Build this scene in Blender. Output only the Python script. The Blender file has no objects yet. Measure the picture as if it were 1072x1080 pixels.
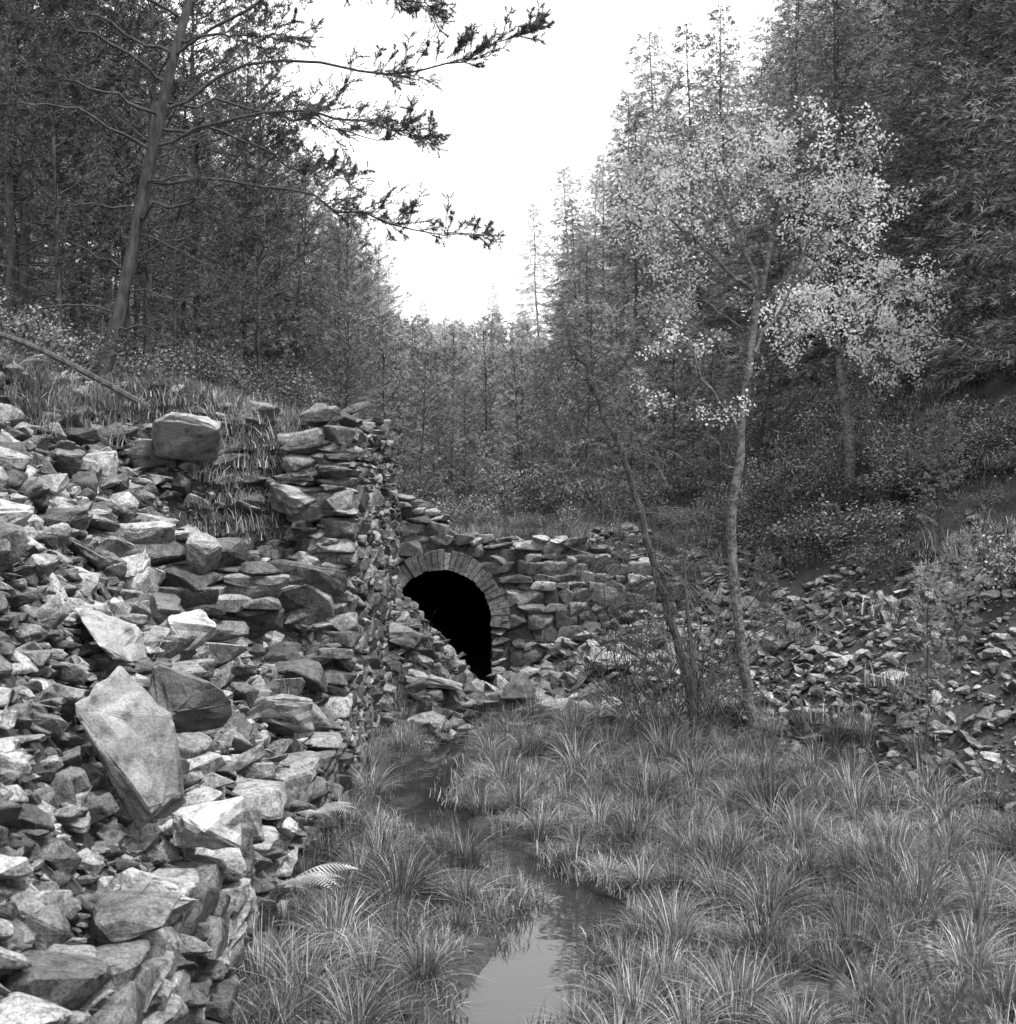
import bpy, math, random
import numpy as np
from mathutils import Vector, noise, Euler
import bmesh
random.seed(7); rng=np.random.default_rng(7)
scene=bpy.context.scene
COL=scene.collection

# ------------------------------------------------------------ helpers
class MB:
    def __init__(s): s.V=[];s.F=[];s.n=0
    def add(s,v,f,mat=0,rnd=None):
        v=np.asarray(v,float).reshape(-1,3); f=np.asarray(f,int)
        if len(f)==0: return
        if rnd is None: rnd=rng.random(len(f))
        elif np.isscalar(rnd): rnd=np.full(len(f),rnd)
        s.V.append(v); s.F.append((f+s.n,mat,np.asarray(rnd,float))); s.n+=len(v)
    def mesh(s,name,mats,smooth=False):
        me=bpy.data.meshes.new(name)
        V=np.concatenate(s.V)
        me.vertices.add(len(V)); me.vertices.foreach_set('co',V.astype(np.float32).ravel())
        li=np.concatenate([f.ravel() for f,_,_ in s.F])
        tot=np.concatenate([np.full(len(f),f.shape[1]) for f,_,_ in s.F])
        mi=np.concatenate([np.full(len(f),m) for f,m,_ in s.F])
        rd=np.concatenate([r for _,_,r in s.F])
        me.loops.add(len(li)); me.loops.foreach_set('vertex_index',li.astype(np.int32))
        me.polygons.add(len(tot))
        st=np.concatenate([[0],np.cumsum(tot)[:-1]])
        me.polygons.foreach_set('loop_start',st.astype(np.int32))
        me.polygons.foreach_set('material_index',mi.astype(np.int32))
        me.polygons.foreach_set('use_smooth',np.full(len(tot),smooth))
        a=me.attributes.new('rnd','FLOAT','FACE'); a.data.foreach_set('value',rd.astype(np.float32))
        for m in mats: me.materials.append(m)
        me.update(calc_edges=True); me.validate()
        return me
    def obj(s,name,mats,smooth=False,parent=None):
        o=bpy.data.objects.new(name,s.mesh(name,mats,smooth)); COL.objects.link(o)
        if parent: o.parent=parent
        return o

def norm(a): return a/np.maximum(np.linalg.norm(a,axis=-1,keepdims=True),1e-9)
def segs(mb,P0,P1,R0,R1,sides=3,mat=0):
    P0=np.asarray(P0,float).reshape(-1,3);P1=np.asarray(P1,float).reshape(-1,3)
    N=len(P0)
    if N==0: return
    R0=np.broadcast_to(R0,(N,));R1=np.broadcast_to(R1,(N,))
    d=norm(P1-P0)
    ref=np.where(np.abs(d[:,2:3])<.9,np.array([[0,0,1.]]),np.array([[1.,0,0]]))
    u=norm(np.cross(d,ref)); v=np.cross(d,u)
    a=np.arange(sides)*2*np.pi/sides
    ring=u[:,None]*np.cos(a)[None,:,None]+v[:,None]*np.sin(a)[None,:,None]
    A=P0[:,None]+ring*R0[:,None,None]; B=P1[:,None]+ring*R1[:,None,None]
    V=np.concatenate([A,B],1)
    k=np.arange(sides);k2=(k+1)%sides
    f=np.stack([k,k2,k2+sides,k+sides],1)
    F=(np.arange(N)[:,None,None]*2*sides+f[None]).reshape(-1,4)
    mb.add(V,F,mat)
def tube(mb,pts,rad,sides=8,mat=0):
    pts=np.asarray(pts,float);n=len(pts);rad=np.broadcast_to(rad,(n,))
    d=norm(np.gradient(pts,axis=0))
    ref=np.array([0,1.,0]) if abs(d[0][1])<.8 else np.array([1.,0,0])
    u=norm(np.cross(d,ref)); v=np.cross(d,u)
    a=np.arange(sides)*2*np.pi/sides
    V=pts[:,None]+(u[:,None]*np.cos(a)[None,:,None]+v[:,None]*np.sin(a)[None,:,None])*rad[:,None,None]
    k=np.arange(sides);k2=(k+1)%sides
    F=[]
    for i in range(n-1): F.append(np.stack([i*sides+k,i*sides+k2,(i+1)*sides+k2,(i+1)*sides+k],1))
    mb.add(V,np.concatenate(F),mat)
def smoothline(pts,n):
    pts=np.asarray(pts,float); m=len(pts)
    t=np.linspace(0,m-1,n); out=[]
    for x in t:
        i=min(int(x),m-2); f=x-i
        p0=pts[max(i-1,0)];p1=pts[i];p2=pts[i+1];p3=pts[min(i+2,m-1)]
        out.append(.5*((2*p1)+(-p0+p2)*f+(2*p0-5*p1+4*p2-p3)*f*f+(-p0+3*p1-3*p2+p3)*f**3))
    return np.array(out)
def rdir(n): return norm(rng.normal(size=(n,3)))
def needles(mb,P,D,M,ln,w,spread=.8,mat=1):
    P=np.repeat(P,M,0);D=np.repeat(D,M,0);N=len(P)
    if N==0:return
    d=norm(D+rdir(N)*spread)
    L=(ln*rng.uniform(.7,1.2,N))[:,None]
    s=norm(np.cross(d,rdir(N)))*w*.5
    V=np.stack([P-s,P+s,P+d*L],1)
    mb.add(V,np.arange(N*3).reshape(-1,3),mat)
def leaves(mb,C,size,mat=1,flat=.3):
    N=len(C)
    if N==0:return
    n=norm(rdir(N)+np.array([0,0,flat]))
    u=norm(np.cross(n,rdir(N))); v=np.cross(n,u)
    s=(size*rng.uniform(.6,1.25,N))[:,None]
    V=np.stack([C-u*s*.6,C-v*s*.36,C+u*s*.6,C+v*s*.36],1)
    mb.add(V,np.arange(N*4).reshape(-1,4),mat)
def blades(mb,B,az,h,lean,w,K=4,mat=0,rnd=None):
    N=len(B); t=np.linspace(0,1,K+1)[None,:,None]
    d=np.stack([np.cos(az),np.sin(az),np.zeros(N)],1)[:,None]
    p=np.stack([-np.sin(az),np.cos(az),np.zeros(N)],1)[:,None]
    h=h[:,None,None];lean=lean[:,None,None]
    C=B[:,None]+d*lean*t**1.8+np.array([0,0,1.])[None,None]*(h*t-.55*lean*t**2.6)
    wd=p*(np.reshape(w,(-1,1,1))*.5*(1-.88*t**1.5))
    V=np.stack([C-wd,C+wd],2).reshape(N,-1,3)
    k=np.arange(K); f=np.stack([2*k,2*k+1,2*k+3,2*k+2],1)
    F=(np.arange(N)[:,None,None]*2*(K+1)+f[None]).reshape(-1,4)
    r=rng.random(N) if rnd is None else rnd
    mb.add(V,F,mat,np.repeat(r,K))
def sstep(a,b,x):
    t=np.clip((np.asarray(x,float)-a)/(b-a),0,1); return t*t*(3-2*t)
def nz(x,y,s,seed=0.):
    x=np.asarray(x,float);y=np.asarray(y,float);sh=np.broadcast(x,y).shape
    X=np.broadcast_to(x,sh).ravel();Y=np.broadcast_to(y,sh).ravel()
    return np.array([noise.noise(Vector((a*s,b*s,seed))) for a,b in zip(X,Y)]).reshape(sh)

# ------------------------------------------------------------ materials (monochrome place)
def newmat(name):
    m=bpy.data.materials.new(name);m.use_nodes=True;nt=m.node_tree;nt.nodes.clear()
    return m,nt,nt.nodes,nt.links
def ramp(N,L,src,stops,interp='LINEAR'):
    r=N.new('ShaderNodeValToRGB');r.color_ramp.interpolation=interp
    el=r.color_ramp.elements
    while len(el)<len(stops): el.new(.5)
    for e,(p,c) in zip(el,stops): e.position=p;e.color=(c,c,c,1)
    L.new(src,r.inputs[0]);return r.outputs[0]
def tex(N,L,kind,scale,detail=6,rough=.6,coord=None):
    t=N.new('ShaderNodeTex'+kind)
    t.inputs['Scale'].default_value=scale
    if kind=='Noise': t.inputs['Detail'].default_value=detail;t.inputs['Roughness'].default_value=rough
    if coord is not None: L.new(coord,t.inputs['Vector'])
    return t
def math_(N,L,op,a,b):
    m=N.new('ShaderNodeMath');m.operation=op
    for i,x in enumerate((a,b)):
        if isinstance(x,(int,float)): m.inputs[i].default_value=x
        else: L.new(x,m.inputs[i])
    return m.outputs[0]
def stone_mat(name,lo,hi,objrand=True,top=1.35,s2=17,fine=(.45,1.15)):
    m,nt,N,L=newmat(name)
    g=N.new('ShaderNodeNewGeometry');pos=g.outputs['Position']
    n1=tex(N,L,'Noise',2.6,5,.65,pos);n2=tex(N,L,'Noise',s2,6,.7,pos);n3=tex(N,L,'Noise',70,3,.7,pos)
    c=ramp(N,L,n1.outputs[0],[(.3,lo),(.7,hi)])
    f=ramp(N,L,n2.outputs[0],[(.34,.3),(.5,.9),(.62,1.1),(.72,1.7)])
    c=math_(N,L,'MULTIPLY',c,f)
    f3=ramp(N,L,n3.outputs[0],[(.32,fine[0]),(.6,fine[1])])
    c=math_(N,L,'MULTIPLY',c,f3)
    oi=N.new('ShaderNodeObjectInfo');at=N.new('ShaderNodeAttribute');at.attribute_name='rnd'
    src=oi.outputs['Random'] if objrand else at.outputs['Fac']
    c=math_(N,L,'MULTIPLY',c,ramp(N,L,src,[(0,.4),(.5,.9),(.8,1.4),(1,2.1)]))
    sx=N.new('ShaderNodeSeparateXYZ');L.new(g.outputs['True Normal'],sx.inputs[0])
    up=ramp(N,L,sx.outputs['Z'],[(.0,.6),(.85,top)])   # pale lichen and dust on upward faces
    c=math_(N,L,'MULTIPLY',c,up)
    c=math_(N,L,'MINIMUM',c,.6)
    b=N.new('ShaderNodeBsdfPrincipled');b.inputs['Roughness'].default_value=.8
    b.inputs['Specular IOR Level'].default_value=.3
    cc=N.new('ShaderNodeCombineColor')
    for i in range(3):L.new(c,cc.inputs[i])
    L.new(cc.outputs[0],b.inputs['Base Color'])
    bp=N.new('ShaderNodeBump');bp.inputs['Strength'].default_value=.8;bp.inputs['Distance'].default_value=.035
    h=math_(N,L,'ADD',n2.outputs[0],math_(N,L,'MULTIPLY',n3.outputs[0],.4));L.new(h,bp.inputs['Height'])
    L.new(bp.outputs[0],b.inputs['Normal'])
    o=N.new('ShaderNodeOutputMaterial');L.new(b.outputs[0],o.inputs[0]);return m
def leaf_mat(name,near,far,trans=.35,var=(.45,1.7),clump=1.2,cap=.75):
    m,nt,N,L=newmat(name)
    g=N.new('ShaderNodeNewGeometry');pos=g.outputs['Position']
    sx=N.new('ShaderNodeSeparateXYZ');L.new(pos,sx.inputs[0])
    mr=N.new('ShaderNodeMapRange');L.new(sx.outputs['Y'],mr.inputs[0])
    mr.inputs[1].default_value=20;mr.inputs[2].default_value=50;mr.inputs[3].default_value=near;mr.inputs[4].default_value=far  # distance haze painted into the base colour, from near tone to far tone
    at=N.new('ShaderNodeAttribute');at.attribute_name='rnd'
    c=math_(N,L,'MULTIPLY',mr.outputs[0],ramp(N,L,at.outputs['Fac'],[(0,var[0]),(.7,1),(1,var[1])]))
    oi=N.new('ShaderNodeObjectInfo')
    c=math_(N,L,'MULTIPLY',c,ramp(N,L,oi.outputs['Random'],[(0,.65),(1,1.4)]))
    n=tex(N,L,'Noise',clump,2,.6,pos)
    c=math_(N,L,'MULTIPLY',c,ramp(N,L,n.outputs[0],[(.3,.55),(.7,1.5)]))
    c=math_(N,L,'MINIMUM',c,cap)
    cc=N.new('ShaderNodeCombineColor')
    for i in range(3):L.new(c,cc.inputs[i])
    o=N.new('ShaderNodeOutputMaterial')
    d=N.new('ShaderNodeBsdfDiffuse');L.new(cc.outputs[0],d.inputs[0])
    if trans>0:
        t=N.new('ShaderNodeBsdfTranslucent');L.new(cc.outputs[0],t.inputs[0])
        mx=N.new('ShaderNodeMixShader');mx.inputs[0].default_value=trans
        L.new(d.outputs[0],mx.inputs[1]);L.new(t.outputs[0],mx.inputs[2]);L.new(mx.outputs[0],o.inputs[0])
    else: L.new(d.outputs[0],o.inputs[0])
    return m
def bark_mat(name,lo,hi,sc=14,zs=.35):
    m,nt,N,L=newmat(name)
    g=N.new('ShaderNodeNewGeometry');mp=N.new('ShaderNodeMapping');mp.inputs['Scale'].default_value=(1,1,zs)
    L.new(g.outputs['Position'],mp.inputs[0])
    n=tex(N,L,'Noise',sc,5,.7,mp.outputs[0])
    c=ramp(N,L,n.outputs[0],[(.38,lo),(.62,hi)])
    b=N.new('ShaderNodeBsdfPrincipled');b.inputs['Roughness'].default_value=.9
    L.new(c,b.inputs['Base Color'])
    bp=N.new('ShaderNodeBump');bp.inputs['Strength'].default_value=.6;bp.inputs['Distance'].default_value=.02
    L.new(n.outputs[0],bp.inputs['Height']);L.new(bp.outputs[0],b.inputs['Normal'])
    o=N.new('ShaderNodeOutputMaterial');L.new(b.outputs[0],o.inputs[0]);return m
def ground_mat():
    m,nt,N,L=newmat('soil_and_moss')
    g=N.new('ShaderNodeNewGeometry');pos=g.outputs['Position']
    n1=tex(N,L,'Noise',1.1,6,.65,pos);n2=tex(N,L,'Noise',22,6,.75,pos)
    c=ramp(N,L,n1.outputs[0],[(.3,.035),(.7,.10)])
    c=math_(N,L,'MULTIPLY',c,ramp(N,L,n2.outputs[0],[(.35,.35),(.65,1.6)]))
    b=N.new('ShaderNodeBsdfPrincipled');b.inputs['Roughness'].default_value=.95
    cc=N.new('ShaderNodeCombineColor')
    for i in range(3):L.new(c,cc.inputs[i])
    L.new(cc.outputs[0],b.inputs['Base Color'])
    bp=N.new('ShaderNodeBump');bp.inputs['Strength'].default_value=.9;bp.inputs['Distance'].default_value=.06
    L.new(n2.outputs[0],bp.inputs['Height']);L.new(bp.outputs[0],b.inputs['Normal'])
    o=N.new('ShaderNodeOutputMaterial');L.new(b.outputs[0],o.inputs[0]);return m
def water_mat():
    m,nt,N,L=newmat('water')
    g=N.new('ShaderNodeNewGeometry')
    n=tex(N,L,'Noise',5,2,.5,g.outputs['Position'])
    b=N.new('ShaderNodeBsdfPrincipled');b.inputs['Roughness'].default_value=.02
    b.inputs['Base Color'].default_value=(.03,.03,.03,1);b.inputs['IOR'].default_value=1.4
    bp=N.new('ShaderNodeBump');bp.inputs['Strength'].default_value=.12;bp.inputs['Distance'].default_value=.01
    L.new(n.outputs[0],bp.inputs['Height']);L.new(bp.outputs[0],b.inputs['Normal'])
    o=N.new('ShaderNodeOutputMaterial');L.new(b.outputs[0],o.inputs[0]);return m
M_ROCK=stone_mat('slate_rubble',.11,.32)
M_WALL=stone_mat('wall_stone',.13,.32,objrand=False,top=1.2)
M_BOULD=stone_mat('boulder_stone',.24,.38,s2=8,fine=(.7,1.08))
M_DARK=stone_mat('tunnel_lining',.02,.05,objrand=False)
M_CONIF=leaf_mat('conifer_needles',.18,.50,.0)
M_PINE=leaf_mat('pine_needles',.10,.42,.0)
M_YNG=leaf_mat('young_conifer_needles',.20,.62,.0)  # paler needles: haze over the middle plantation put into the colour
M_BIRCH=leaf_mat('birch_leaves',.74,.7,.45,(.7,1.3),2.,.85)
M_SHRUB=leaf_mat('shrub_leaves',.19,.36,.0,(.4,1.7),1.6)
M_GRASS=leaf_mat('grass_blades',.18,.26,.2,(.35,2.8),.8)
M_BARK=bark_mat('conifer_bark',.025,.08)
M_BBARK=bark_mat('birch_bark',.03,.18,16,1.6)
M_DEAD=bark_mat('dead_twigs',.03,.11,20)
M_GROUND=ground_mat();M_WATER=water_mat()

# ------------------------------------------------------------ terrain height
_sp=np.array([(-.75,18.0),(-.5,16.4),(-.85,14.6),(-.85,13.2),(-.65,11.9),(.05,11.0),(.45,10.0),(.35,9.0),(.05,8.0),(-.1,6.5)])
def streamx(y): return np.interp(y,_sp[::-1,1],_sp[::-1,0])
def streamw(y): return .19+.08*np.sin(y*2.3)+.18*np.exp(-((y-9.8)/.8)**2)+.18*np.exp(-((y-13.2)/1.1)**2)+.16*np.exp(-((y-7.9)/.6)**2)
def upland(d): return 3.25+.38*np.clip(d,0,1.5)+.05*np.clip(d-1.5,0,2.)+.55*np.clip(d-3.5,0,None)
def x0f(y): return np.where(y<15,2.7-.55*(y-15),np.clip(2.7-.3*(y-15),1.2,9))
def H(x,y):
    x=np.asarray(x,float);y=np.asarray(y,float)
    ya=19.95-2.6*sstep(1.3,2.6,x); yb=20.25+3*sstep(1.3,2.6,x)
    back=2.0+.062*np.clip(y-20,0,25)+.17*np.clip(y-45,0,30)+.03*np.clip(y-75,0,None)
    S=sstep(0,1,(y-ya)/(yb-ya))
    fl=back*S
    fl=fl+1.3*(1-sstep(1.5,4.6,y))
    hp=1.35*np.clip(1-(x+1.6)/1.15,0,1)*sstep(16.3,18.4,y)*(1-sstep(19.3,19.9,y))
    hp2=.85*np.exp(-((x-1.5)/1.1)**2)*sstep(16.9,19.3,y)
    fl=fl+np.where(x>-1.65,hp,0)*(1-S)+hp2*(1-S)
    s=streamx(y);w=streamw(y)
    r=.78*np.clip(x-x0f(y),0,None)
    z=np.maximum(fl,r)+.15*np.minimum(fl,r)
    z=z-.24*np.exp(-((x-s)/(w*1.15))**4)*(y<17.5)*(y>5)
    d=-1.72-x
    sl=1.6-.4*sstep(7,12,y)
    rub=.62+.2*sstep(9,6,y)+sl*np.clip(d,0,None)
    rub=rub-.5*(1-sstep(2,5,y))
    up=upland(np.clip(d,0,None))
    up=up-.75*sstep(18.3,20,y)*(1-sstep(1,3,d))
    T=sstep(13.3,14.5,y)
    L=np.minimum(rub,up)*(1-T)+up*T
    gl=sstep(20,24,y)
    L2=np.maximum(z,2.3+.5*np.clip(d,0,None))
    L=L*(1-gl)+np.maximum(L2,z)*gl
    onleft=sstep(-1.64,-1.74,x)
    onleft=np.where(y>20,1.0*(x<-1.6),onleft)
    return np.where(x<-1.6,z*(1-onleft)+np.maximum(L,z)*onleft,z)
xs=np.concatenate([np.linspace(-120,-12,28)[:-1],np.linspace(-12,-6,25)[:-1],np.arange(-6,-1.8,.12),[-1.76,-1.70,-1.64,-1.55],np.arange(-1.45,2,.06),np.arange(2,6,.1),np.linspace(6,14,33),np.linspace(14,120,28)[1:]])
ys=np.concatenate([np.linspace(-30,0,8)[:-1],np.arange(0,19.8,.1),[19.9,19.98,20.1,20.25,20.4],np.arange(20.6,30,.3),np.arange(30,80,1.2),np.linspace(80,300,24)])
XX,YY=np.meshgrid(xs,ys)
ZZ=H(XX,YY)+(.03*nz(XX,YY,1.3)+.03*nz(XX,YY,4.,3.))+ .8*nz(XX,YY,.08,9.)*sstep(26,50,YY)
nx,ny=len(xs),len(ys)
idx=np.arange(nx*ny).reshape(ny,nx)
F=np.stack([idx[:-1,:-1],idx[:-1,1:],idx[1:,1:],idx[1:,:-1]],-1)
cx=(XX[:-1,:-1]+XX[1:,1:])/2;cy=(YY[:-1,:-1]+YY[1:,1:])/2
hole=(cx>-1.62)&(cx<-.15)&(cy>19.75)&(cy<20.3)
F=F[~hole].reshape(-1,4)
mb=MB();mb.add(np.stack([XX,YY,ZZ],-1),F,0);mb.obj('ground_terrain',[M_GROUND],True)
yy=np.linspace(6.0,17.2,90);wv=[]
for y in yy:
    s=streamx(y);w=streamw(y)*1.3+.15
    wv+= [(s-w,y,-.06),(s+w,y,-.06)]
k=np.arange(len(yy)-1);mb=MB();mb.add(wv,np.stack([2*k,2*k+1,2*k+3,2*k+2],1));mb.obj('stream_water',[M_WATER])

# ------------------------------------------------------------ stones
def stone_mesh(seed,dims,npts=16,cuts=1,rough=.03,bev=.02):
    r=random.Random(seed);bm=bmesh.new()
    for i in range(npts):
        v=Vector((r.uniform(-1,1),r.uniform(-1,1),r.uniform(-1,1)))
        k=max(abs(v.x),abs(v.y),abs(v.z)); e=v/k; q=v.normalized()
        p=e*.72+q*.28; p*=r.uniform(.82,1)
        bm.verts.new((p.x*dims[0]/2,p.y*dims[1]/2,p.z*dims[2]/2))
    res=bmesh.ops.convex_hull(bm,input=bm.verts)
    bmesh.ops.delete(bm,geom=[g for g in set(res['geom_interior']+res['geom_unused']) if isinstance(g,bmesh.types.BMVert)],context='VERTS')
    bmesh.ops.dissolve_limit(bm,angle_limit=.25,verts=bm.verts,edges=bm.edges)
    bmesh.ops.bevel(bm,geom=bm.edges[:],offset=bev,segments=1,affect='EDGES')
    bmesh.ops.triangulate(bm,faces=bm.faces)
    if cuts: bmesh.ops.subdivide_edges(bm,edges=bm.edges[:],cuts=cuts,use_grid_fill=True)
    for v in bm.verts:
        n=noise.noise(v.co*3.5+Vector((seed,0,0)))+.6*noise.noise(v.co*9+Vector((seed,5,0)))
        lay=.6*noise.noise(Vector((v.co.x*1.2,v.co.y*1.2,v.co.z*22+seed)))
        v.co+=v.co.normalized()*rough*(n+lay)
    bmesh.ops.recalc_face_normals(bm,faces=bm.faces)
    bmesh.ops.triangulate(bm,faces=bm.faces)
    bm.verts.index_update()
    V=np.array([v.co[:] for v in bm.verts]);Fc=np.array([[v.index for v in f.verts] for f in bm.faces])
    bm.free()
    return V,Fc
def coll_from(name,meshes):
    c=bpy.data.collections.new(name)
    for i,me in enumerate(meshes):
        o=bpy.data.objects.new(f'{name}_{i:02d}',me);c.objects.link(o)
    return c
def scatter(name,P,R,S,I,coll,parent=None):
    P=np.asarray(P,np.float32);n=len(P)
    me=bpy.data.meshes.new(name);me.vertices.add(n);me.vertices.foreach_set('co',P.ravel())
    a=me.attributes.new('rot','FLOAT_VECTOR','POINT');a.data.foreach_set('vector',np.asarray(R,np.float32).ravel())
    a=me.attributes.new('scl','FLOAT_VECTOR','POINT');a.data.foreach_set('vector',np.asarray(S,np.float32).ravel())
    a=me.attributes.new('idx','INT','POINT');a.data.foreach_set('value',np.asarray(I,np.int32))
    o=bpy.data.objects.new(name,me);COL.objects.link(o)
    g=bpy.data.node_groups.new(name+'_nodes','GeometryNodeTree')
    g.interface.new_socket('Geometry',in_out='INPUT',socket_type='NodeSocketGeometry')
    g.interface.new_socket('Geometry',in_out='OUTPUT',socket_type='NodeSocketGeometry')
    N=g.nodes;L=g.links
    gi=N.new('NodeGroupInput');go=N.new('NodeGroupOutput');ip=N.new('GeometryNodeInstanceOnPoints')
    ci=N.new('GeometryNodeCollectionInfo');ci.inputs[0].default_value=coll
    ci.inputs['Separate Children'].default_value=True;ci.inputs['Reset Children'].default_value=True
    def na(nm,t):
        x=N.new('GeometryNodeInputNamedAttribute');x.data_type=t;x.inputs[0].default_value=nm
        return [s for s in x.outputs if s.enabled and s.name=='Attribute'][0]
    e=N.new('FunctionNodeEulerToRotation');L.new(na('rot','FLOAT_VECTOR'),e.inputs[0])
    L.new(gi.outputs[0],ip.inputs['Points']);L.new(ci.outputs[0],ip.inputs['Instance'])
    ip.inputs['Pick Instance'].default_value=True
    L.new(na('idx','INT'),ip.inputs['Instance Index']);L.new(e.outputs[0],ip.inputs['Rotation'])
    L.new(na('scl','FLOAT_VECTOR'),ip.inputs['Scale']);L.new(ip.outputs[0],go.inputs[0])
    md=o.modifiers.new('scatter','NODES');md.node_group=g
    print(name,n)
    return o
STV=[];ST_ME=[]
for i in range(18):
    r=random.Random(i)
    V,Fc=stone_mesh(i,(1,r.uniform(.55,.9),r.uniform(.25,.6)),r.choice([12,14,18]),1,.035,.025)
    STV.append((V,Fc)); m=MB();m.add(V,Fc,0,.5);ST_ME.append(m.mesh(f'stone_{i}',[M_ROCK]))
C_ST=coll_from('stones',ST_ME)
def sample(n,xr,yr,wfn=None,steep=True):
    out=[]
    tot=0
    while tot<n:
        x=rng.uniform(*xr,n*2);y=rng.uniform(*yr,n*2)
        g=np.hypot(H(x+.06,y)-H(x-.06,y),H(x,y+.06)-H(x,y-.06))/.12
        w=np.clip(np.sqrt(1+g*g)/2.5,0,1) if steep else np.ones_like(x)
        if wfn is not None:w=w*wfn(x,y)
        k=rng.random(len(x))<w
        out.append(np.stack([x[k],y[k]],1));tot+=k.sum()
    return np.concatenate(out)[:n]
def stones_on(name,XY,smin,smax,lift=.1,tilt=.35,power=2.5,near=1.):
    x,y=XY[:,0],XY[:,1];n=len(x)
    s=smin+(smax-smin)*rng.random(n)**power
    s=s*(near+(1-near)*sstep(6.5,9.5,y))
    z=H(x,y)+s*rng.uniform(-.05,lift*2.2,n)
    R=np.stack([rng.normal(0,tilt,n),rng.normal(0,tilt,n),rng.uniform(0,6.28,n)],1)
    S=np.stack([s,s*rng.uniform(.7,1.1,n),s*rng.uniform(.5,1.1,n)],1)
    return scatter(name,np.stack([x,y,z],1),R,S,rng.integers(0,18,n),C_ST)
def rubw(x,y):
    crest=(H(x,y)>3.35)
    return (x>-.40*y-.6)*np.where(crest,.42*(nz(x,y,1.2,31.)>-.05)+.1,1.)
XY=sample(7000,(-5.6,-1.72),(4.6,14.9),rubw)
stones_on('rubble_stones',XY,.05,.26,.16,.34,2.3)
XY=sample(840,(-4.8,-1.78),(4.8,14.9),rubw)
stones_on('fallen_wall_stones',XY,.24,.58,.15,.30,2.0,.68)
XY=sample(560,(-4.6,-1.8),(14.4,19.8),lambda x,y:(nz(x,y,1.1,5.)>.0)*1.)
stones_on('bank_stones',XY,.06,.34,.1,.3,2.4)
def screew(x,y):
    e=x-x0f(y); return ((e>-.3)*(e<3.4-1.6*rng.random(len(x)))*(nz(x,y,.8,2.)>-.34))*1.
XY=sample(6800,(1.2,8.0),(9,21.5),screew,False)
stones_on('scree_stones',XY,.05,.28,.12,.4,2.8)
XY=np.concatenate([sample(460,(-1.6,-.4),(16.2,19.3),None,False),sample(620,(-.3,3.2),(16.5,19.5),lambda x,y:sstep(16.2,18.0,y),False),
   sample(80,(-1.5,1.5),(15.3,17.2),None,False)])
stones_on('portal_rubble_stones',XY,.08,.5,.12,.4,1.6)

# ------------------------------------------------------------ dry stone walls
def lay_stone(mb,c,dims,yaw,tilt=.05,mat=0):
    V,Fc=STV[rng.integers(0,18)]
    lo=V.min(0);hi=V.max(0)
    v=(V-(lo+hi)/2)/(hi-lo)*np.array(dims)
    e=Euler((rng.normal(0,tilt),rng.normal(0,tilt),yaw+rng.normal(0,tilt*1.3)+(math.pi if rng.random()<.5 else 0))).to_matrix()
    mb.add(v@np.array(e).T+np.array(c),Fc,mat,float(rng.random()))
def stack_wall(mb,p0,p1,zb,zt,depth=.3,hmin=.06,hmax=.2,lmin=.15,lmax=.5,jit=.04,skip=None,til=.05):
    p0=np.array(p0,float);p1=np.array(p1,float);Ln=np.linalg.norm(p1-p0);d=(p1-p0)/Ln
    nrm=np.array([d[1],-d[0]]);yaw=math.atan2(d[1],d[0])
    zmax=max(zt(t) for t in np.linspace(0,Ln,30));z=min(zb(t) for t in np.linspace(0,Ln,30))
    while z<zmax:
        h=rng.uniform(hmin,hmax);s=rng.uniform(-lmax,0)
        while s<Ln:
            l=rng.uniform(lmin,lmax)*(.7+h/hmax*.6);m_=min(max(s+l/2,0),Ln)
            hh=h*rng.uniform(.85,1.4)
            if z>zb(m_)-.15 and z+h*.5<zt(m_)+rng.uniform(-.06,.06) and not(skip and skip(m_,z+h/2,l/2)):
                q=p0+d*m_+nrm*rng.normal(0,jit)
                lay_stone(mb,(q[0],q[1],z+hh/2),(l*1.2,depth*rng.uniform(.85,1.15),hh*1.28),yaw,til)
            s+=l
        z+=h
mb=MB()
stack_wall(mb,(-1.66,4.5),(-1.66,13.7),lambda t:-.15,lambda t:.72+.30*float(sstep(5,2.5,t))+.08*math.sin(t*1.7)+.08*math.sin(t*4.1)+(.9*max(0,t-8.3)),.36,.06,.17,.14,.42,.025)
def zt(t):
    y=13.7+t
    return 3.42+.1*math.sin(t*2.1)+.07*math.sin(t*5)-(0 if y<18.3 else (y-18.3)*.65)-max(0,(13.95-y))*.8
stack_wall(mb,(-1.66,13.7),(-1.66,19.55),lambda t:-.15,zt,.36,.06,.17,.14,.42,.008,None,.02)
stack_wall(mb,(-3.1,14.5),(-2.0,14.2),lambda t:1.4,lambda t:2.95+.25*t+.16*math.sin(t*6),.5,.06,.2,.2,.5,.07,None,.1)
stack_wall(mb,(-2.0,13.75),(-1.78,13.72),lambda t:-.1,lambda t:3.25,.3,.06,.18,.18,.34,.03,None,.04)
stack_wall(mb,(-2.9,13.8),(-1.95,13.65),lambda t:.5,lambda t:1.8+.45*math.sin(t*2.2+.6)+.1*math.sin(t*9),.5,.08,.24,.22,.6,.08,None,.08)
stack_wall(mb,(-2.5,13.0),(-1.85,12.9),lambda t:.3,lambda t:1.2+.15*math.sin(t*9),.5,.08,.26,.22,.6,.08,None,.08)
stack_wall(mb,(-3.75,11.0),(-2.45,11.3),lambda t:1.2,lambda t:2.75-.25*t+.1*math.sin(t*7),.38,.06,.2,.18,.55,.03,None,.04)
stack_wall(mb,(-3.2,9.6),(-2.3,10.1),lambda t:.9,lambda t:1.95-.2*t,.38,.06,.18,.18,.5,.04,None,.05)
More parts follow.
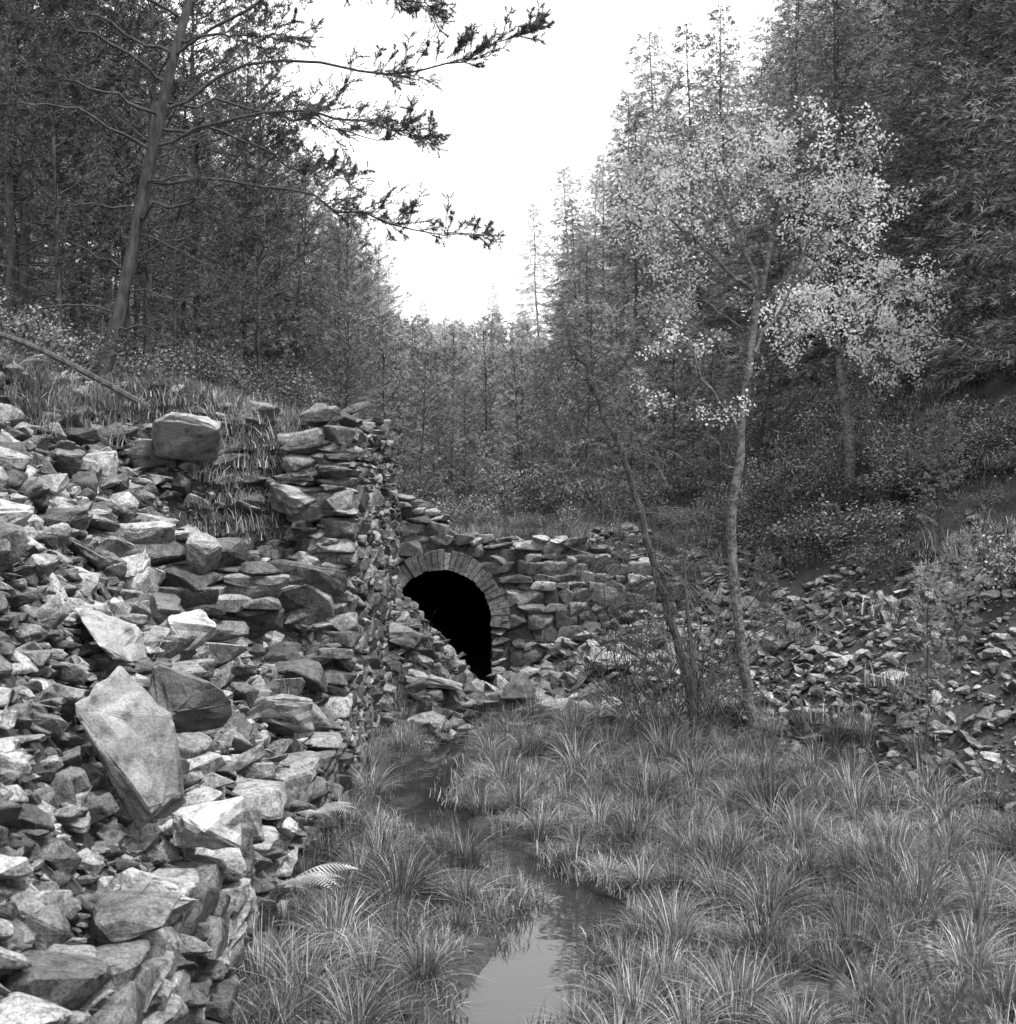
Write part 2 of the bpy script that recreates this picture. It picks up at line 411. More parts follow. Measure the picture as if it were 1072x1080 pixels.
stack_wall(mb,(-3.3,12.4),(-2.2,12.5),lambda t:1.6,lambda t:2.65-.45*t,.38,.06,.18,.18,.5,.04,None,.05)
for i in range(60):
    y=rng.uniform(13.9,18.6);lay_stone(mb,(-1.75+rng.normal(0,.12),y,3.43+.12*math.sin((y-13.7)*2.1)+rng.uniform(-.05,.1)),(rng.uniform(.15,.45),rng.uniform(.15,.3),rng.uniform(.05,.16)),rng.uniform(0,3),.25)
mb.obj('drystone_retaining_wall',[M_WALL])

# ------------------------------------------------------------ tunnel portal
AX,AR,AZ=-.93,.70,.98
portal=bpy.data.objects.new('stone_tunnel_portal',None);COL.objects.link(portal)
def ptop(x): return 2.0+.62*min(max((-.3-x)/1.2,0),1)-.26*max(0,x-.9)
mb=MB()
def intun(x,z,m=0.):
    dx=abs(x-AX)
    if z<AZ: return dx<AR+m
    return math.hypot(dx,z-AZ)<AR+m
cols=np.unique(np.concatenate([np.linspace(-1.72,AX-AR,3),AX+AR*np.cos(np.linspace(0,math.pi,25)),np.linspace(AX+AR,2.3,20)]))
for a,b in zip(cols[:-1],cols[1:]):
    m_=(a+b)/2;ins=abs(m_-AX)<AR
    if ins:
        la=AZ+math.sqrt(max(AR*AR-(a-AX)**2,0));lb=AZ+math.sqrt(max(AR*AR-(b-AX)**2,0))
    else: la=lb=-.3
    ta,tb=ptop(a)-.06,ptop(b)-.06
    y0,y1=19.62,20.02
    v=[(a,y0,la),(b,y0,lb),(b,y0,tb),(a,y0,ta),(a,y1,la),(b,y1,lb),(b,y1,tb),(a,y1,ta)]
    mb.add(v,[(0,1,2,3),(5,4,7,6),(3,2,6,7)],0,.3)
mb.obj('backing_masonry',[M_WALL],parent=portal)
mb=MB()
stack_wall(mb,(-1.66,19.6),(2.3,19.6),lambda t:-.2,lambda t:ptop(-1.66+t)+.05*math.sin(t*7),.2,.08,.22,.14,.42,.012,
   skip=lambda t,z,hl:intun(-1.66+t,z,.24+hl*.5),til=.035)
for i in range(46):
    x=rng.uniform(-1.6,2.2);lay_stone(mb,(x,19.75+rng.normal(0,.1),ptop(x)+rng.uniform(-.04,.08)),(rng.uniform(.18,.4),rng.uniform(.15,.3),rng.uniform(.06,.14)),rng.uniform(-.4,.4),.15)
mb.obj('facing_stones',[M_WALL],parent=portal)
mb=MB()
nv=33
for i in range(nv):
    a=math.radians(-8)+(math.radians(196))*(i+.5)/nv
    r0,r1=AR-.01+rng.uniform(-.01,.01),AR+.235+rng.uniform(-.04,.04);da=math.radians(196)/nv*.45
    yf=19.50+rng.uniform(-.014,.014);yb=19.95;v=[]
    for yy_ in(yf,yb):
        for (r,aa) in((r0,a-da),(r0,a+da),(r1,a+da),(r1,a-da)): v.append((AX+r*math.cos(aa),yy_,AZ+r*math.sin(aa)))
    mb.add(v,[(0,1,2,3),(7,6,5,4),(0,4,5,1),(1,5,6,2),(2,6,7,3),(3,7,4,0)],0,float(.5+.45*rng.random()))
for sx in(-1,1):
    z=-.15
    while z<AZ-.14:
        h=rng.uniform(.09,.17)
        lay_stone(mb,(AX+sx*(AR+.12),19.68,z+h/2),(.27,.44,h*1.15),0,.02);z+=h
vo=mb.obj('arch_ring_voussoirs',[M_WALL],parent=portal)
bv=vo.modifiers.new('b','BEVEL');bv.width=.012;bv.segments=1;bv.limit_method='ANGLE'
mb=MB()
aa=np.linspace(0,math.pi,21);prof=[(AX+AR,-.3),(AX+AR,.3)]+[(AX+AR*math.cos(a),AZ+AR*math.sin(a)) for a in aa]+[(AX-AR,-.3)]
yl=np.linspace(19.7,33,50);v=[(x+.02*noise.noise(Vector((x*6,y*6,z*6))),y,z) for y in yl for x,z in prof];n=len(prof)
f=[(j*n+i,j*n+i+1,(j+1)*n+i+1,(j+1)*n+i) for j in range(len(yl)-1) for i in range(n-1)]
mb.add(v,f,0)
b0=(len(yl)-1)*n
mb.add([v[b0+i] for i in range(n)],[tuple(range(n))],0)
mb.add([(AX-AR,19.7,-.08),(AX+AR,19.7,-.08),(AX+AR,33,-.08),(AX-AR,33,-.08)],[(0,1,2,3)],0)
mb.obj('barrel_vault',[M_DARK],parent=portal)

# ------------------------------------------------------------ boulders
def boulder(seed,c,dims,rot,npts=18):
    V,Fc=stone_mesh(100+seed,(1,1,1),npts,3,.055,.03)
    lo=V.min(0);hi=V.max(0);V=(V-(lo+hi)/2)/(hi-lo)*np.array(dims)
    m=MB();m.add(V,Fc,0,.5);o=m.obj('boulder',[M_BOULD]);o.location=c;o.rotation_euler=rot
for i,(c,d,r) in enumerate([
 ((-1.93,7.15,1.60),(.40,.36,.80),(-.40,-.30,.9)),
 ((-1.80,7.9,1.72),(.5,.45,.36),(.1,.35,.2)),
 ((-1.62,7.5,1.12),(.34,.4,.28),(-.3,.2,.6)),
 ((-3.05,8.1,2.72),(.6,.5,.36),(.1,.1,.4)),
 ((-3.1,13.6,3.36),(.68,.5,.46),(-.2,.15,.2)),
 ((-1.86,11.3,1.05),(.62,.45,.36),(-.15,.1,.1)),
 ((-2.72,10.4,2.0),(.8,.5,.22),(.1,.12,.1)),
 ((-2.35,10.2,1.86),(.4,.4,.26),(.1,-.1,.5)),
 ((-1.76,6.7,.98),(.36,.26,.22),(-.5,.1,.3)),
 ((-2.35,8.4,2.02),(.5,.45,.24),(.2,.2,.9)),
 ((-2.08,13.75,2.72),(.56,.45,.32),(-.2,.1,.3)),
 ((-1.85,6.2,.95),(.6,.4,.08),(.12,-.1,.4)),
 ((-1.62,9.5,.62),(.35,.4,.4),(.2,-.1,.3)),
 ((-1.3,17.6,.95),(.5,.4,.28),(.2,.3,.2)),
 ((-.95,17.4,.45),(.8,.4,.16),(.1,.25,-.2)),
 ((.1,17.6,.25),(.5,.4,.36),(.1,-.5,.3)),
 ((.5,17.3,.12),(.6,.4,.22),(.1,-.1,.3)),
 ((1.3,17.9,.6),(.55,.4,.22),(.1,-.1,.5)),
 ((5.5,15.6,2.2),(.5,.5,.55),(.1,-.3,.3)),
 ((4.9,15.2,1.65),(.5,.4,.3),(.1,-.3,.3)),
 ((4.1,14.6,.85),(.45,.4,.25),(.1,-.3,.3)),
]): boulder(i,c,d,r,[12,16,20][i%3])

# ------------------------------------------------------------ grass
def tussock(seed,n=170,rad=.12,h=(.28,.55),w=.009):
    m=MB();az=rng.uniform(0,6.28,n);r=rad*np.sqrt(rng.random(n))
    B=np.stack([r*np.cos(az),r*np.sin(az),np.full(n,-.03)],1)
    hh=rng.uniform(h[0],h[1],n);ln=hh*rng.uniform(.1,1.15,n)
    blades(m,B,az+rng.normal(0,.4,n),hh,ln,np.full(n,w),4)
    return m.mesh(f'tussock_{seed}',[M_GRASS])
C_TUS=coll_from('tussocks',[tussock(i,int(rng.integers(210,290)),rng.uniform(.08,.13),(.22,rng.uniform(.40,.58)),.007) for i in range(8)])
def shortgrass(seed):
    m=MB();n=120;P=rng.uniform(-.2,.2,(n,2));hh=rng.uniform(.05,.2,n)
    blades(m,np.stack([P[:,0],P[:,1],np.full(n,-.02)],1),rng.uniform(0,6.28,n),hh,hh*rng.uniform(.2,.9,n),np.full(n,.008),3)
    return m.mesh(f'short_{seed}',[M_GRASS])
C_SH=coll_from('short_grass',[shortgrass(i) for i in range(5)])
def onw(x,y,pad): return np.abs(x-streamx(y))<streamw(y)+pad
def gscatter(name,XY,coll,nv,smin,smax,zs=(.8,1.2)):
    x,y=XY[:,0],XY[:,1];n=len(x);s=rng.uniform(smin,smax,n)
    if name.startswith('marsh'): s=s*(.72+.28*sstep(.1,.7,np.abs(x-streamx(y))-streamw(y)))
    scatter(name,np.stack([x,y,H(x,y)],1),np.stack([rng.normal(0,.1,n),rng.normal(0,.1,n),rng.uniform(0,6.28,n)],1),
      np.stack([s,s,s*rng.uniform(*zs,n)],1),rng.integers(0,nv,n),coll)
def spaced(XY,dmin):
    out=[];cell={}
    for x,y in XY:
        d=dmin*(.7+.6*rng.random());k=(int(x/dmin),int(y/dmin));ok=True
        for i in(-1,0,1):
            for j in(-1,0,1):
                for q in cell.get((k[0]+i,k[1]+j),()):
                    if (q[0]-x)**2+(q[1]-y)**2<d*d: ok=False
        if ok: out.append((x,y));cell.setdefault(k,[]).append((x,y))
    return np.array(out)
def gw(x,y):
    e=x-x0f(y)
    return (~onw(x,y,.17))*(e<.4)*((y<16.9)|((x>-.5)&(x<0.)&(y<18)))*np.where(e>-.3,.5,1.)*(x<.45*y)*(nz(x,y,1.7,41.)>-.33)
gscatter('marsh_grass_tussocks',spaced(sample(4200,(-1.48,6.8),(5.6,18),gw,False),.335),C_TUS,8,.5,1.2)
def gw2(x,y): return (~onw(x,y,.06))*(x-x0f(y)<.3)*(x<.45*y)*(nz(x,y,1.7,41.)>-.25)
gscatter('short_marsh_grass',sample(950,(-1.5,6.0),(6,18.5),gw2,False),C_SH,5,.7,1.2)
def gw3(x,y):
    e=x-x0f(y); return (nz(x,y,.7,8.)>-.05)*np.where(e>2.6,1.,.06)*(x<.45*y)
gscatter('hillside_grass',sample(800,(1.5,11),(12,28),gw3,False),C_SH,5,1.,2.0)
gscatter('bank_grass',np.concatenate([sample(420,(-5.5,-1.95),(14.9,21),lambda x,y:(nz(x,y,1.1,5.)<.0)*1.,False),
   sample(90,(-3.2,-1.95),(12.2,14.3),lambda x,y:(nz(x,y,1.3,15.)>.12)*1.,False),
   sample(260,(-5.4,-2.2),(11.5,15.2),lambda x,y:(H(x,y)>3.3)*(nz(x,y,1.2,31.)<.12),False),
   sample(560,(-1.7,4),(20.1,28),None,False)]),C_SH,5,.7,1.5)
gscatter('bank_tussocks',np.concatenate([sample(40,(-5,-1.9),(14.5,21),lambda x,y:(nz(x,y,1.1,5.)<.05)*1.,False),sample(12,(-4.6,-3.5),(12,13.4),None,False),sample(120,(-1.6,3.5),(20.2,26),None,False)]),C_TUS,8,.4,.8)

# ------------------------------------------------------------ shrubs
def shrub(seed,n=1500,ls=.045):
    m=MB();k=14;tips=[]
    P0=[];P1=[]
    for i in range(k):
        d=norm(rdir(1)[0]*np.array([1,1,.5])+np.array([0,0,.7]));l=rng.uniform(.4,.85)
        p=np.zeros(3)
        for j in range(4):
            q=p+d*l/4+rng.normal(0,.03,3);P0.append(p);P1.append(q);p=q
            if j>0:
                for s in range(3):
                    e=p+norm(rdir(1)[0]+d*.5)*rng.uniform(.1,.25);P0.append(p);P1.append(e);tips.append(e)
        tips.append(p)
    segs(m,P0,P1,.006,.003,3,0);tips=np.array(tips)
    C=tips[rng.integers(0,len(tips),n)]+rng.normal(0,.06,(n,3));leaves(m,C,ls,1)
    return m.mesh(f'shrub_{seed}',[M_DEAD,M_SHRUB])
C_SHR=coll_from('shrubs',[shrub(i,int(rng.integers(1300,2000)),rng.uniform(.028,.042)) for i in range(6)])
def shw(x,y):
    e=x-x0f(y); return (e>2.2)*(nz(x,y,.5,3.)>-.28)*(x<.47*y+1)
gscatter('undergrowth_shrubs',np.concatenate([sample(520,(3,14),(14,32),shw,False),
   sample(90,(-1.5,3.5),(20.6,30),lambda x,y:sstep(20,25,y),False),
   sample(34,(-6.6,-5.5),(13.0,17),None,False),sample(12,(-5.6,-4.7),(13.6,14.8),None,False),
   sample(36,(-5.2,-2.6),(16.5,21),None,False),
   sample(170,(-14,-2),(22,38),lambda x,y:(x>-.47*y)*1.,False)]),C_SHR,6,.45,1.2,(.6,1.1))

# ------------------------------------------------------------ conifers
def conifer(seed,Ht,R,z0=.08,kind='spruce',dens=1.,nl=.12,nw=.018,dead=.0,mat=None):
    m=MB();P0=[];P1=[];R0=[];R1=[];TP=[];TD=[]
    n=14;tz=np.linspace(-.4,Ht,n);wob=rng.normal(0,.012*Ht,(n,2));wob[0]=0;wob=np.cumsum(wob,0)*.25
    tr=np.stack([wob[:,0],wob[:,1],tz],1);tube(m,tr,Ht*.0075*(1-.95*np.linspace(0,1,n)**.9)+.004,7,0)
    z=z0*Ht
    while z<Ht*.99:
        f=(z-z0*Ht)/(Ht*(1-z0))
        if kind=='spruce': Lb=R*(1-f)**.75;el=-.25+.75*f;step=Ht*.032*(1-.5*f);nb=rng.integers(5,8)
        else: Lb=R*(1-f)**.55*(.55+.45*min(1,f*3));el=.05+.7*f;step=Ht*.045*(1-.5*f);nb=rng.integers(4,6)
        a0=rng.uniform(0,6.28)
        for b in range(nb):
            if rng.random()<.10:continue
            a=a0+b*6.283/nb+rng.normal(0,.25);L=Lb*rng.uniform(.55,1.18)+.12
            e=el+rng.normal(0,.13);zz=min(z+rng.uniform(-.5,.5)*step,Ht)
            base=np.array([np.interp(zz,tz,tr[:,0]),np.interp(zz,tz,tr[:,1]),zz])
            ca,sa=math.cos(a),math.sin(a);side=np.array([-sa,ca,0])
            cur=(.22 if kind=='spruce' else .18)*L*rng.uniform(.2,1.3)-(.12*L if kind=='spruce' else 0)
            def pt(t): return base+np.array([ca*t*L,sa*t*L,math.sin(e)*t*L+cur*t*t-(.15*L*math.sin(t*3) if kind=='spruce' else 0)])
            ts=np.linspace(0,1,4);pp=[pt(t) for t in ts];rb=.004+.007*L
            for i in range(3):P0.append(pp[i]);P1.append(pp[i+1]);R0.append(rb*(1-ts[i]*.85));R1.append(rb*(1-ts[i+1]*.85))
            if kind=='pine' and f<dead: 
                for q in range(3):
                    t=rng.uniform(.3,1);p=pt(t);P0.append(p);P1.append(p+norm(side*rng.choice([-1,1])+rdir(1)[0]*.5)*.2*L);R0.append(.004);R1.append(.002)
                if rng.random()<.6: continue
            mt=int((L*9+3)*dens)
            for q in range(mt):
                t=rng.uniform(.12,1)**.75 if kind=='spruce' else rng.uniform(.3,1)**.8
                p=pt(t);sd=rng.choice([-1,1]);out=np.array([ca,sa,0])
                up=-.18 if kind=='spruce' else .25
                d=norm(side*sd*rng.uniform(.4,1)+out*.75+np.array([0,0,up+rng.normal(0,.18)]))
                l=(.42*(1-t)+.16)*L**.75*rng.uniform(.6,1.1)
                k=max(2,int(l/.06));tt=(np.arange(k)+.7)/k
                if kind=='pine':tt=.35+.65*tt
                pts=p+d*tt[:,None]*l+np.array([0,0,-.15*l])*tt[:,None]**2*(1 if kind=='spruce' else -1)
                TP.append(pts);TD.append(np.repeat(d[None],k,0))
        z+=step*rng.uniform(.8,1.2)
    segs(m,P0,P1,np.array(R0),np.array(R1),3,0)
    TP=np.concatenate(TP);TD=np.concatenate(TD)
    needles(m,TP,TD,4 if kind=='spruce' else 5,nl,nw,.75 if kind=='spruce' else 1.0,1)
    return m.mesh(f'{kind}_{seed}',[M_BARK,mat or (M_CONIF if kind=='spruce' else M_PINE)])
SPR=[conifer(i,10,rng.uniform(1.9,2.6),.04,'spruce',.75,.11,.022) for i in range(5)]
PIN=[conifer(i,9,rng.uniform(1.6,2.2),.06,'pine',.95,.10,.017,[.3,.12][i%2]) for i in range(4)]
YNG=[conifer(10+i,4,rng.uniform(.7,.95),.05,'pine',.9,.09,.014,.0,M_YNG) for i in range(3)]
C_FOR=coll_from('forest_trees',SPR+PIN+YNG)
def treeobj(name,me,x,y,s,rz=None,sx=1.,lean=(0,0)):
    o=bpy.data.objects.new(name,me);COL.objects.link(o);o.location=(x,y,float(H(x,y))-.05)
    o.rotation_euler=(lean[0],lean[1],rng.uniform(0,6.28) if rz is None else rz);o.scale=(s*sx,s*sx,s);return o
for x,y,s,i in [(7.4,17.5,1.15,0),(8.4,20.5,1.2,1),(7.2,22.5,1.0,2),(9.6,23.5,1.2,3),(6.0,26.,.85,4),(8.2,27.,1.1,0),(10.8,27.,1.2,1),(6.9,33,1.,3)]:
    treeobj('spruce_tree',SPR[i],x,y,s)
for x,y,s,i in [(-6.9,19.5,1.1,0),(-5.2,20.5,1.0,1),(-7.4,21.5,1.2,3),(-3.9,22.5,.75,3),(-6.2,23.0,.95,1),(-8.6,24.5,1.25,1),(-4.6,25,.85,3),(-3.2,28,.62,3),(-2.9,24.5,.5,0),(-7.9,22.8,1.1,3),(-5.7,26.2,1.15,1),(-6.0,18.9,.62,1),(-4.5,19.2,.42,3)]:
    treeobj('pine_tree',PIN[i],x,y,s)
P=[];S=[];I=[]
def addt(x,y,s,i,w=1.):
    P.append((x,y,float(H(x,y))-.1));S.append((s*w,s*w,s));I.append(i)
for _ in range(700):
    y=rng.uniform(29,66);x=rng.uniform(1,.42*y+1)
    if any((x-p[0])**2+(y-p[1])**2<(1.9 if y<45 else 2.3)**2 for p in P):continue
    m_=1.7+.012*(y-30)
    if x<m_:continue
    g=min(1.,.62+.16*(x-m_))*(1+.008*(y-30));addt(x,y,rng.uniform(.75,1.15)*g,rng.integers(0,5));
for _ in range(520):
    y=rng.uniform(25,60);x=-rng.uniform(3.2,.42*y+1)
    if any((x-p[0])**2+(y-p[1])**2<1.6**2 for p in P):continue
    if x>-3.2-.06*(y-25):continue
    e=min(1.,.55+(-x-3)*.09);addt(x,y,rng.uniform(.7,1.1)*e,rng.choice([5,6,7,8,6,8]))
for _ in range(230):
    y=rng.uniform(22.5,46);x=rng.uniform(-4.0,3.6+.03*y)
    if any((x-p[0])**2+(y-p[1])**2<.85**2 for p in P):continue
    addt(x,y,rng.uniform(.45,.9)+.010*(y-22),rng.integers(9,12),1.15)
for _ in range(300):
    y=rng.uniform(46,112);x=rng.uniform(-.2*y-3,.2*y+3)
    if any((x-p[0])**2+(y-p[1])**2<2.**2 for p in P):continue
    mid=(x/y>-.085)&(x/y<.02)
    addt(x,y,rng.uniform(.28,.5) if mid else rng.uniform(.4,.9),rng.integers(0,5))
P=np.array(P)
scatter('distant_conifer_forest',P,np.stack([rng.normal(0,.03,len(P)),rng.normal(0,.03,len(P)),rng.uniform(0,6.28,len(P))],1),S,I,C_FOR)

# ------------------------------------------------------------ big leaning pine
def side_twigs(m,line,r0,n,lmin,lmax,P0,P1,R0,R1,TP,TD,tuft=True,up=.25,tstart=.3):
    L=len(line)
    for q in range(n):
        t=rng.uniform(tstart,1)**.8;fi=t*(L-1);i=min(int(fi),L-2);p=line[i]+(line[i+1]-line[i])*(fi-i)
        ax=norm(line[i+1]-line[i]);d=norm(ax*.8+rdir(1)[0]*.75+np.array([0,0,up]))
        l=rng.uniform(lmin,lmax)*(1.15-.6*t);a=p
        for s in range(3):
            b=a+d*l/3+np.array([0,0,.04*l]);P0.append(a);P1.append(b);R0.append(.005*(1-s*.25));R1.append(.0035*(1-s*.25));
            if tuft and s>0:
                TP.append(np.linspace(a,b,6));TD.append(np.repeat(d[None],6,0))
                for c in range(3):
                    dd=norm(d+rdir(1)[0]*.9+np.array([0,0,.2]));e=b+dd*l*rng.uniform(.2,.4)
                    P0.append(b);P1.append(e);R0.append(.0035);R1.append(.002);TP.append(np.linspace(b+(e-b)*.4,e,4));TD.append(np.repeat(dd[None],4,0))
            elif not tuft:
                e=b+norm(rdir(1)[0]+d)*l*.4;P0.append(b);P1.append(e);R0.append(.003);R1.append(.0015)
            a=b
m=MB();P0=[];P1=[];R0=[];R1=[];TP=[];TD=[]
tr=smoothline([(-4.75,16,3.5),(-4.63,16,3.95),(-4.32,16,5.17),(-4.05,16.0,6.48),(-3.83,16,7.45),(-3.6,16.1,8.43),(-3.42,16.1,9.6),(-3.3,16.2,11.4)],26)
tube(m,tr,np.interp(np.linspace(0,1,26),[0,.08,1],[.13,.09,.03]),12,0)
def onT(z): return np.array([np.interp(z,tr[:,2],tr[:,0]),np.interp(z,tr[:,2],tr[:,1]),z])
live=[[onT(7.1),(-2.8,15.9,7.6),(-1.5,15.8,7.5),(-.5,15.7,7.55),(.3,15.6,7.85)],
 [onT(7.7),(-2.6,15.6,8.2),(-1.6,15.4,8.2),(-.8,15.3,8.05)],
 [onT(6.3),(-2.7,16.2,6.3),(-1.5,16.3,5.92),(-.25,16.4,5.75)],
 [onT(6.7),(-2.6,15.6,6.95),(-1.5,15.3,6.8),(-.75,15.2,6.6)],
 [onT(8.3),(-2.7,16.4,8.7),(-1.7,16.6,8.7),(-1.0,16.7,8.6)],
 [onT(7.2),(-3.1,16.5,7.3),(-2.2,16.8,7.1),(-1.4,17,7.0)],
 [onT(6.9),(-3.2,16.3,6.9),(-2.5,16.6,6.6),(-1.9,16.8,6.5)],
 [onT(7.9),(-3.0,15.6,7.8),(-2.3,15.3,7.7)],
 [onT(7.4),(-4.8,15.5,7.9),(-5.8,15.2,7.8)],[onT(8.1),(-4.6,15.3,8.6),(-5.6,15,8.7)],
 [onT(7.0),(-4.6,15.4,7.2),(-5.4,15.2,7.1)],[onT(7.7),(-4.5,15.8,8.0),(-5.0,15.7,8.3)],
 [onT(6.6),(-4.7,15.2,6.9),(-5.5,14.8,6.8)],[onT(8.8),(-4.2,15.2,9.2),(-4.9,14.6,9.3)],[onT(8.9),(-2.9,15.2,9.3),(-2.2,14.7,9.3)],
 [onT(5.9),(-3.3,15.4,6.0),(-2.5,15.0,5.6)]]
for ln in live:
    l=smoothline(ln,14);l[1:]+=rng.normal(0,.035,(13,3));n=len(l);rr=.022*(1-np.linspace(0,1,n)*.8)
    tube(m,l,rr,6,0);LL=np.linalg.norm(l[-1]-l[0])
    side_twigs(m,l,.03,int(LL*12),.25,.62,P0,P1,R0,R1,TP,TD,True)
deadb=[[onT(6.0),(-4.9,15.7,6.0),(-5.6,15.5,6.1)],[onT(5.1),(-3.7,15.8,4.95),(-3.0,15.6,4.75)],[onT(5.4),(-3.6,16,5.7),(-2.6,16.1,6.0)],
 [onT(4.8),(-5.0,15.7,4.9),(-5.5,15.5,4.7)],[onT(5.7),(-3.5,15.6,5.4),(-2.9,15.4,5.0)],[onT(6.3),(-3.4,15.4,6.2),(-2.9,15.1,5.8)],[onT(5.3),(-4.9,16.3,5.6),(-5.4,16.4,5.9)],[onT(4.6),(-4.0,15.6,4.6),(-3.5,15.4,4.4)]]
for ln in deadb:
    l=smoothline(ln,10);l[1:]+=rng.normal(0,.02,(9,3));tube(m,l,.014*(1-np.linspace(0,1,10)*.75),5,0)
    side_twigs(m,l,.02,14,.2,.6,P0,P1,R0,R1,TP,TD,False,-.1)
segs(m,P0,P1,np.array(R0),np.array(R1),3,0)
TP=np.concatenate(TP);TD=np.concatenate(TD);needles(m,TP,TD,7,.055,.007,1.0,1)
m.obj('scots_pine_tree',[M_BARK,M_PINE],True)

# ------------------------------------------------------------ birches
def grow(m,p,d,L,r,depth,S_,LP,droop=.0,leafd=1.):
    k=max(3,int(L/.12));a=np.array(p,float);d=norm(np.array(d,float))
    for i in range(k):
        b=a+d*L/k;f=i/k
        S_.append((a,b,r*(1-.7*f),r*(1-.7*(f+1/k))))
        d=norm(d+rng.normal(0,.14,3)+np.array([0,0,.05-droop]))
        if depth>0 and i>=1 and rng.random()<.85:
            for _ in range(1 if rng.random()<.6 else 2):
                grow(m,b,norm(d*.8+rdir(1)[0]*.8+np.array([0,0,.05])),L*rng.uniform(.35,.6),r*.5,depth-1,S_,LP,droop,leafd)
        if depth<=1 and i>=1:
            c=int(rng.poisson(3.0*leafd))
            if c:LP.append(b+rng.normal(0,.055,(c,3)))
        a=b
def birch(name,trunk,rads,limbs,leafd,ls,LL=.75):
    m=MB();l=smoothline(trunk,30);l[2:]+=rng.normal(0,.012,(28,3));tube(m,l,np.interp(np.linspace(0,1,30),np.linspace(0,1,len(rads)),rads),9,0)
    S_=[];LP=[]
    for ln,rr,dens in limbs:
        q=smoothline(ln,16);q[1:]+=rng.normal(0,.02,(15,3));tube(m,q,rr*(1-.75*np.linspace(0,1,16)),6,0)
        for i in range(4,16):
            for _ in range(2 if rng.random()<dens-1 else (1 if rng.random()<dens else 0)):
                ax=norm(q[i]-q[i-1]);grow(m,q[i],norm(ax*.7+rdir(1)[0]*.9),LL*rng.uniform(.5,1.1),.007,1,S_,LP,.05,leafd)
    A=np.array([s[0] for s in S_]);B=np.array([s[1] for s in S_])
    segs(m,A,B,np.array([s[2] for s in S_]),np.array([s[3] for s in S_]),3,0)
    C=np.concatenate(LP);leaves(m,C,ls,1,.5);print(name,'leaves',len(C))
    m.obj(name,[M_BBARK,M_BIRCH],False)
Y=15.
T=[(2.68,Y,-.1),(2.62,Y,.35),(2.52,Y,1.0),(2.38,Y,2.35),(2.46,Y,3.3),(2.60,Y,4.4),(2.60,Y,5.1),(2.35,Y,5.8),(2.12,Y,6.35)]
birch('birch_tree',T,[.076,.066,.056,.054,.048,.038,.028,.018,.008],[
 ([(2.61,Y,4.6),(2.85,14.9,5.7),(3.15,14.8,6.15),(3.35,14.8,6.25)],.030,1.3),
 ([(2.46,Y,3.4),(1.95,14.8,4.2),(1.5,14.7,4.85)],.020,.35),
 ([(2.6,Y,4.95),(2.1,14.8,5.35),(1.6,14.7,5.7),(1.25,14.7,5.75)],.024,1.5),
 ([(2.62,Y,4.3),(3.0,15.2,4.9),(3.4,15.3,5.35),(3.6,15.3,5.7)],.02,1.1),
 ([(2.5,Y,5.4),(2.2,15.3,5.8),(1.75,15.5,6.1),(1.5,15.5,6.2)],.018,1.7),
 ([(2.35,Y,5.8),(2.6,14.8,6.1),(2.8,14.6,6.25)],.012,1.5),
 ([(2.2,Y,6.1),(2.0,15,6.2),(1.8,15,6.3)],.01,1.4),
 ([(2.5,Y,3.9),(2.85,14.7,4.3),(3.2,14.5,4.5)],.012,.5),
 ([(2.58,Y,4.5),(2.1,15.4,4.9),(1.6,15.6,5.2)],.012,1.0),
 ([(2.4,Y,3.0),(2.1,14.8,3.45),(1.9,14.7,3.8)],.009,.2),
 ([(2.62,Y,4.7),(3.1,15.,5.3),(3.4,14.9,5.8),(3.7,14.9,6.0)],.016,1.2),
],3.2,.036,.52)
Y=19.
birch('rowan_tree',[(4.72,Y,2.2),(4.66,Y,2.7),(4.58,Y,3.6),(4.46,Y,4.5),(4.4,Y,4.9)],[.09,.08,.07,.05,.03],[
 ([(4.47,Y,4.4),(4.9,18.8,5.0),(5.5,18.7,5.25)],.03,1.7),([(4.42,Y,4.7),(4.1,18.8,5.0),(3.8,18.8,5.1)],.025,1.2),
 ([(4.45,Y,4.6),(4.7,18.7,5.2),(5.1,18.6,5.5)],.022,1.7),([(4.5,Y,4.3),(5.0,19,4.6),(5.5,19,4.8)],.02,1.4)],2.8,.046,.5)

# ------------------------------------------------------------ dead leaning larch with drooping twigs
def deadmesh(name,S_,m,add=.0022):
    A=np.array([s[0] for s in S_]);B=np.array([s[1] for s in S_]);segs(m,A,B,np.array([s[2] for s in S_])*.8+add*.6,np.array([s[3] for s in S_])*.8+add*.5,3,0)
    print(name,len(S_));m.obj(name,[M_DEAD])
m=MB();Y=15.3
tr=smoothline([(2.1,Y,-.1),(1.93,Y,.9),(1.66,Y,1.7),(1.52,Y,2.3),(1.28,Y,3.1),(.98,Y,3.75),(.82,Y,4.2),(.62,Y,4.45)],26)
tr[1:]+=rng.normal(0,.018,(25,3))
tube(m,tr,np.linspace(.055,.014,26),7,0);S_=[];LP=[]
for i in range(1,26):
    for _ in range(8):
        L=rng.uniform(.35,1.0)*(1.15-.4*i/26)
        d=norm(rdir(1)[0]*np.array([1,1,.35])+np.array([-.2,0,-.1]));grow(m,tr[i],d,L,.007,1,S_,LP,.19,0)
for _ in range(22):
    p=np.array([rng.uniform(1.3,2.5),rng.uniform(14.9,15.8),-.05]);h=rng.uniform(.9,1.8)
    grow(m,p,(rng.normal(0,.3),rng.normal(0,.2),1),h,.011,2 if rng.random()<.3 else 1,S_,LP,.05,0)
deadmesh('dead_larch_tree',S_,m,.0030)
m=MB();S_=[];tr=smoothline([(2.02,15.1,-.1),(1.98,15.1,1.0),(1.9,15.1,1.9),(1.93,15.1,2.5)],12);tube(m,tr,np.linspace(.035,.008,12),6,0)
